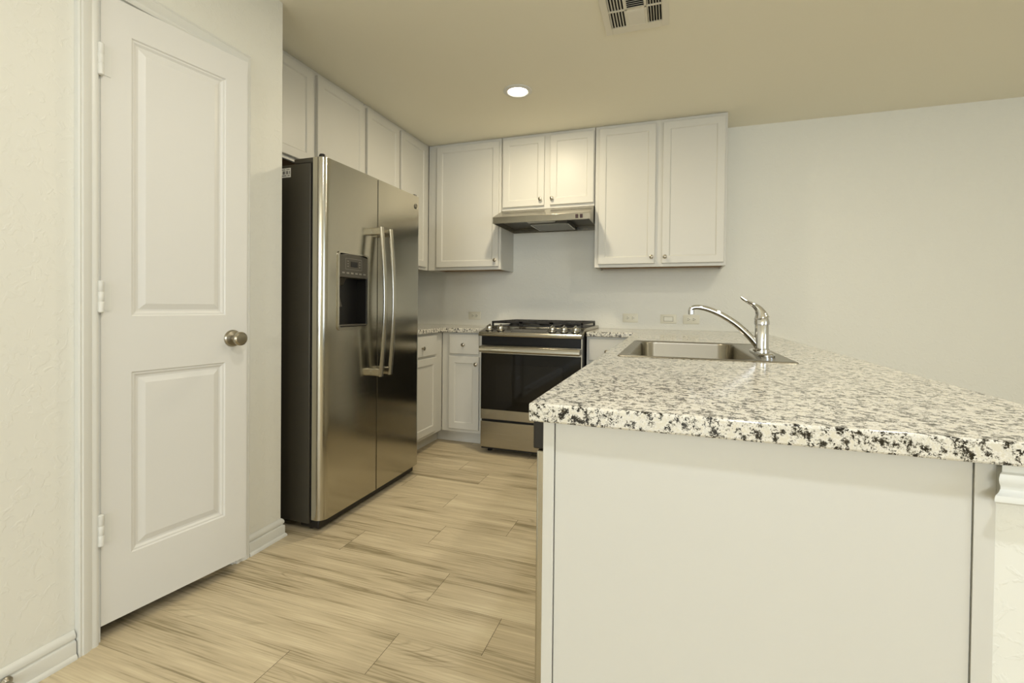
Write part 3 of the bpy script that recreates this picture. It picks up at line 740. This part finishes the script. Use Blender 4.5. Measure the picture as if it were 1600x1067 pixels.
# ------------------------------------------------------------------ range hood
def hood():
    X0, X1 = -1.337, -0.578; W = X1-X0; Yf = 3.392; D = YB-0.001-Yf
    t = thing('range_hood', 'slim stainless range hood under the short wall cabinet', 'range hood', (X0, Yf, 1.73))
    yt = 3.598-Yf; zt = 1.866-1.73
    bm = bmesh.new()
    P = [(0.0, 0.0), (0.0, 0.049), (yt-0.004, zt-0.002), (yt, zt), (D, zt), (D, 0.0), (D-0.012, 0.0), (D-0.012, 0.045), (0.02, 0.045), (0.012, 0.0)]
    prism(bm, P, 0.006, W-0.006, 0)
    obj('canopy', bm, STEELX, t, 0.0015)
    side = [(0.0, 0.0), (0.0, 0.049), (yt, zt), (D, zt), (D, 0.0)]
    for xa in (0.0, W-0.006):
        bm = bmesh.new(); prism(bm, side, xa, xa+0.0058, 0); obj('side_panel', bm, STEELX, t, 0.001)
    bx('underside', (0.007, W-0.007, 0.021, D-0.013, 0.040, 0.0445), DKGREY, t)
    bx('lamp_cover', (0.25, 0.47, 0.05, 0.14, 0.012, 0.039), mat('frosted_lens', 'B8B6AE', 0.3), t, 0.006)
    f = bx('filter', (0.26, 0.56, 0.16, 0.47, 0.006, 0.039), FILTER, t, 0.003)
    bm = bmesh.new()
    for d in ((0.255, 0.565, 0.155, 0.167), (0.255, 0.565, 0.463, 0.475), (0.255, 0.267, 0.155, 0.475), (0.553, 0.565, 0.155, 0.475)): box(bm, d[0], d[1], d[2], d[3], 0.003, 0.0055)
    obj('filter_frame', bm, STEELZ, f)
    for xa in (W-0.105, W-0.072):
        bx('switch', (xa, xa+0.021, -0.004, -0.0003, 0.010, 0.038), SWRED, t, 0.001)
hood()

# ------------------------------------------------------------------ dishwasher in the peninsula, facing the kitchen
t = thing('dishwasher', 'stainless dishwasher with dark control strip beside the end panel', 'dishwasher', (-0.212, 1.443, 0), -PI/2)
bx('tub', (0.004, 0.590, 0.012, 0.56, 0.10, CB-0.004), DKGREY, t)
bx('door_panel', (0.003, 0.592, -0.029, 0.010, 0.115, 0.812), STEELZ, t, 0.004)
cpd = bx('control_strip', (0.003, 0.592, -0.036, 0.010, 0.814, CB-0.005), DWS, t, 0.003)
bx('handle_recess', (0.15, 0.45, -0.0375, -0.035, 0.83, 0.852), BLACK, cpd)
bx('kick_plate', (0.003, 0.592, 0.06, 0.075, 0.001, 0.099), BLACK, t)

# ------------------------------------------------------------------ outlets and switch on the back wall
def plate(kind, label, x, z, wdt=0.122, hgt=0.072):
    t = thing(kind, label, kind.replace('_', ' '), (x, YB-0.0003, z), 0, 'plates on the back wall')
    bm = bmesh.new(); rg = []
    for ins, y in ((0, 0), (0, -0.003), (0.004, -0.006)):
        rg.append([bm.verts.new((p[0], y, p[1])) for p in rrect(-wdt/2+ins, wdt/2-ins, -hgt/2+ins, hgt/2-ins, 0.005, 3)])
    for A, B in zip(rg, rg[1:]):
        for i in range(len(A)): bm.faces.new((A[i], A[(i+1) % len(A)], B[(i+1) % len(A)], B[i]))
    bm.faces.new(rg[-1]); bm.faces.new(rg[0]); obj('plate', bm, WHITEP, t)
    if kind == 'wall_outlet':
        for sx in (-0.02, 0.02):
            bm = bmesh.new(); M = Matrix.Translation((sx, -0.006, 0)) @ Matrix.Rotation(PI/2, 4, 'X')
            lathe(bm, [(0.0165, 0), (0.0165, 0.0015), (0.0155, 0.002), (0, 0.002)], 20, M); s = obj('socket', bm, WHITEP, t)
            bm = bmesh.new()
            for zz in (-0.007, 0.005): box(bm, sx-0.007, sx+0.002, -0.0086, -0.0079, zz, zz+0.003)
            box(bm, sx+0.006, sx+0.0105, -0.0086, -0.0079, -0.0025, 0.0025)
            obj('slots', bm, DARKSLOT, s)
    else:
        bm = bmesh.new(); prism(bm, [(-0.033, -0.006), (0.033, -0.006), (0.033, -0.0075), (-0.033, -0.0105)], -0.0165, 0.0165, 2)
        obj('rocker', bm, WHITEP, t, 0.001)
        bm = bmesh.new(); box(bm, -0.036, 0.036, -0.0063, -0.0058, -0.0195, 0.0195); obj('surround', bm, mat('rocker_gap', '9A937E', 0.6), t)
plate('wall_outlet', 'cream double outlet on the back wall left of the range', -1.711, 0.998)
plate('wall_outlet', 'cream double outlet right of the range, nearest the range', -0.324, 1.0)
plate('light_switch', 'cream rocker switch between two outlets above the sink', -0.028, 0.997)
plate('wall_outlet', 'cream double outlet behind the faucet spout', 0.142, 0.996)

# ------------------------------------------------------------------ ceiling fixtures
def can_light(x, y, power, label, tint=(1.0, 0.93, 0.79)):
    t = thing('recessed_light', label, 'ceiling light', (x, y, H), 0, 'recessed ceiling lights')
    bm = bmesh.new(); lathe(bm, [(0.092, -0.0005), (0.092, -0.004), (0.086, -0.008), (0.068, -0.010), (0.062, -0.006), (0.062, -0.0005)], 36); obj('trim_ring', bm, TRIM, t)
    bm = bmesh.new(); lathe(bm, [(0, -0.001), (0.0615, -0.001), (0.0615, -0.006), (0.05, -0.009), (0, -0.0105)], 36); obj('lens', bm, LENS, t)
    l = bpy.data.lights.new('lamp', 'AREA'); l.shape = 'DISK'; l.size = 0.12; l.energy = power; l.color = tint
    o = bpy.data.objects.new('lamp', l); COL.objects.link(o); o.parent = t; o.location = (0, 0, -0.013)
can_light(-0.957, 2.847, 14, 'glowing round recessed light in the ceiling near the range', (1.0, 0.87, 0.63))
can_light(-0.6, 0.85, 8, 'added unseen recessed fill light above the near kitchen floor')  # made-up can out of view, fills the near kitchen
can_light(0.95, 1.72, 13, 'added unseen recessed fill light above the peninsula')  # unseen can added to light the counter and right back wall
can_light(0.35, 0.02, 12, 'added unseen recessed fill light over the walkway before the peninsula', (0.93, 1.0, 1.12))  # added overhead fill, gives the overhang shadow on the end panel
can_light(2.7, 1.5, 8, 'added unseen recessed fill light over the dining side')  # out-of-view can put in as fill from the dining side
def fill_dome(x, y, power):  # unseen pendant added behind the camera as general fill
    t = thing('fill_pendant', 'added unseen round glass pendant as fill over the living area', 'lamp', (x, y, H))
    bm = bmesh.new(); lathe(bm, [(0.06, -0.0005), (0.06, -0.02), (0.012, -0.03), (0.008, -0.25), (0.05, -0.26), (0.05, -0.29)], 24); obj('stem', bm, NICKEL, t)
    bm = bmesh.new(); lathe(bm, [(0.05, -0.291), (0.13, -0.33), (0.17, -0.40), (0.15, -0.47), (0.08, -0.51), (0, -0.52)], 32); obj('shade', bm, mat('opal_glass', 'FFF6E6', 0.4, emit=8), t)
    l = bpy.data.lights.new('lamp', 'POINT'); l.shadow_soft_size = 0.12; l.energy = power; l.color = (1.0, 0.975, 0.90)
    o = bpy.data.objects.new('lamp', l); COL.objects.link(o); o.parent = t; o.location = (0, 0, -0.66)
fill_dome(1.0, -4.4, 120)

def vent():
    x0, x1, y0, y1 = -0.334, -0.032, 2.04, 2.402
    cx, cy = (x0+x1)/2, (y0+y1)/2
    t = thing('ceiling_vent', 'white louvred air vent in the ceiling', 'vent', (cx, cy, H))
    w2, h2 = (x1-x0)/2, (y1-y0)/2
    gx, gy = 0.118, 0.130             # louvre field half sizes
    c1, c2 = -0.040, 0.048            # column dividers
    bm = bmesh.new()
    z0, z1 = -0.006, -0.0005
    for d in ((-w2, -gx, -h2, h2), (gx, w2, -h2, h2), (-gx, gx, gy, h2), (-gx, gx, -h2, -gy)): box(bm, d[0], d[1], d[2], d[3], z0, z1)
    for cc in (c1, c2): box(bm, cc-0.006, cc+0.006, -gy, gy, z0, z1)
    box(bm, -gx, gx, -0.005, 0.005, z0, z1)
    obj('frame', bm, VENTW, t, 0.0012)
    bx('duct_shade_sheet', (-gx, gx, -gy, gy, -0.0012, -0.0004), DUCT_SHADE, t)  # near-black sheet stands in for the shade of a duct
    def slat(cxs, cys, ln, along, tilt):
        bm = bmesh.new(); box(bm, -ln/2, ln/2, -0.0045, 0.0045, -0.0005, 0.0005)
        M = Matrix.Translation((cxs, cys, -0.0048)) @ (Matrix.Rotation(PI/2, 4, 'Z') if along == 'y' else Matrix.Identity(4)) @ Matrix.Rotation(tilt, 4, 'X')
        bmesh.ops.transform(bm, matrix=M, verts=bm.verts); obj('louvre', bm, VENTW, t, smooth=False)
    for row in (-1, 1):
        yc = row*(gy+0.005)/2; ln = gy-0.006
        for i in range(6):
            slat(-gx + 0.005 + i*0.0135, yc, ln, 'y', math.radians(-62))
            slat(c2 + 0.010 + i*0.0122, yc, ln, 'y', math.radians(62))
        for i in range(9):
            slat((c1+c2)/2, row*(0.012 + i*0.0140), c2-c1-0.012, 'x', math.radians(-38 if row > 0 else 38))
vent()

# ------------------------------------------------------------------ spring door stop on the near baseboard
t = thing('door_stop', 'small metal door stop on the baseboard at lower left', 'door stop', (XP+0.0145, 0.738, 0.05))
bm = bmesh.new(); M = Matrix.Rotation(PI/2, 4, 'Y'); lathe(bm, [(0, 0), (0.014, 0), (0.014, 0.003), (0.007, 0.008), (0.0055, 0.010), (0.0055, 0.062), (0.008, 0.063)], 18, M); obj('stem', bm, NICKEL, t)
bm = bmesh.new(); lathe(bm, [(0.0085, 0.0632), (0.0095, 0.066), (0.0095, 0.074), (0.007, 0.077), (0, 0.077)], 18, M); obj('tip', bm, WHITEP, t)
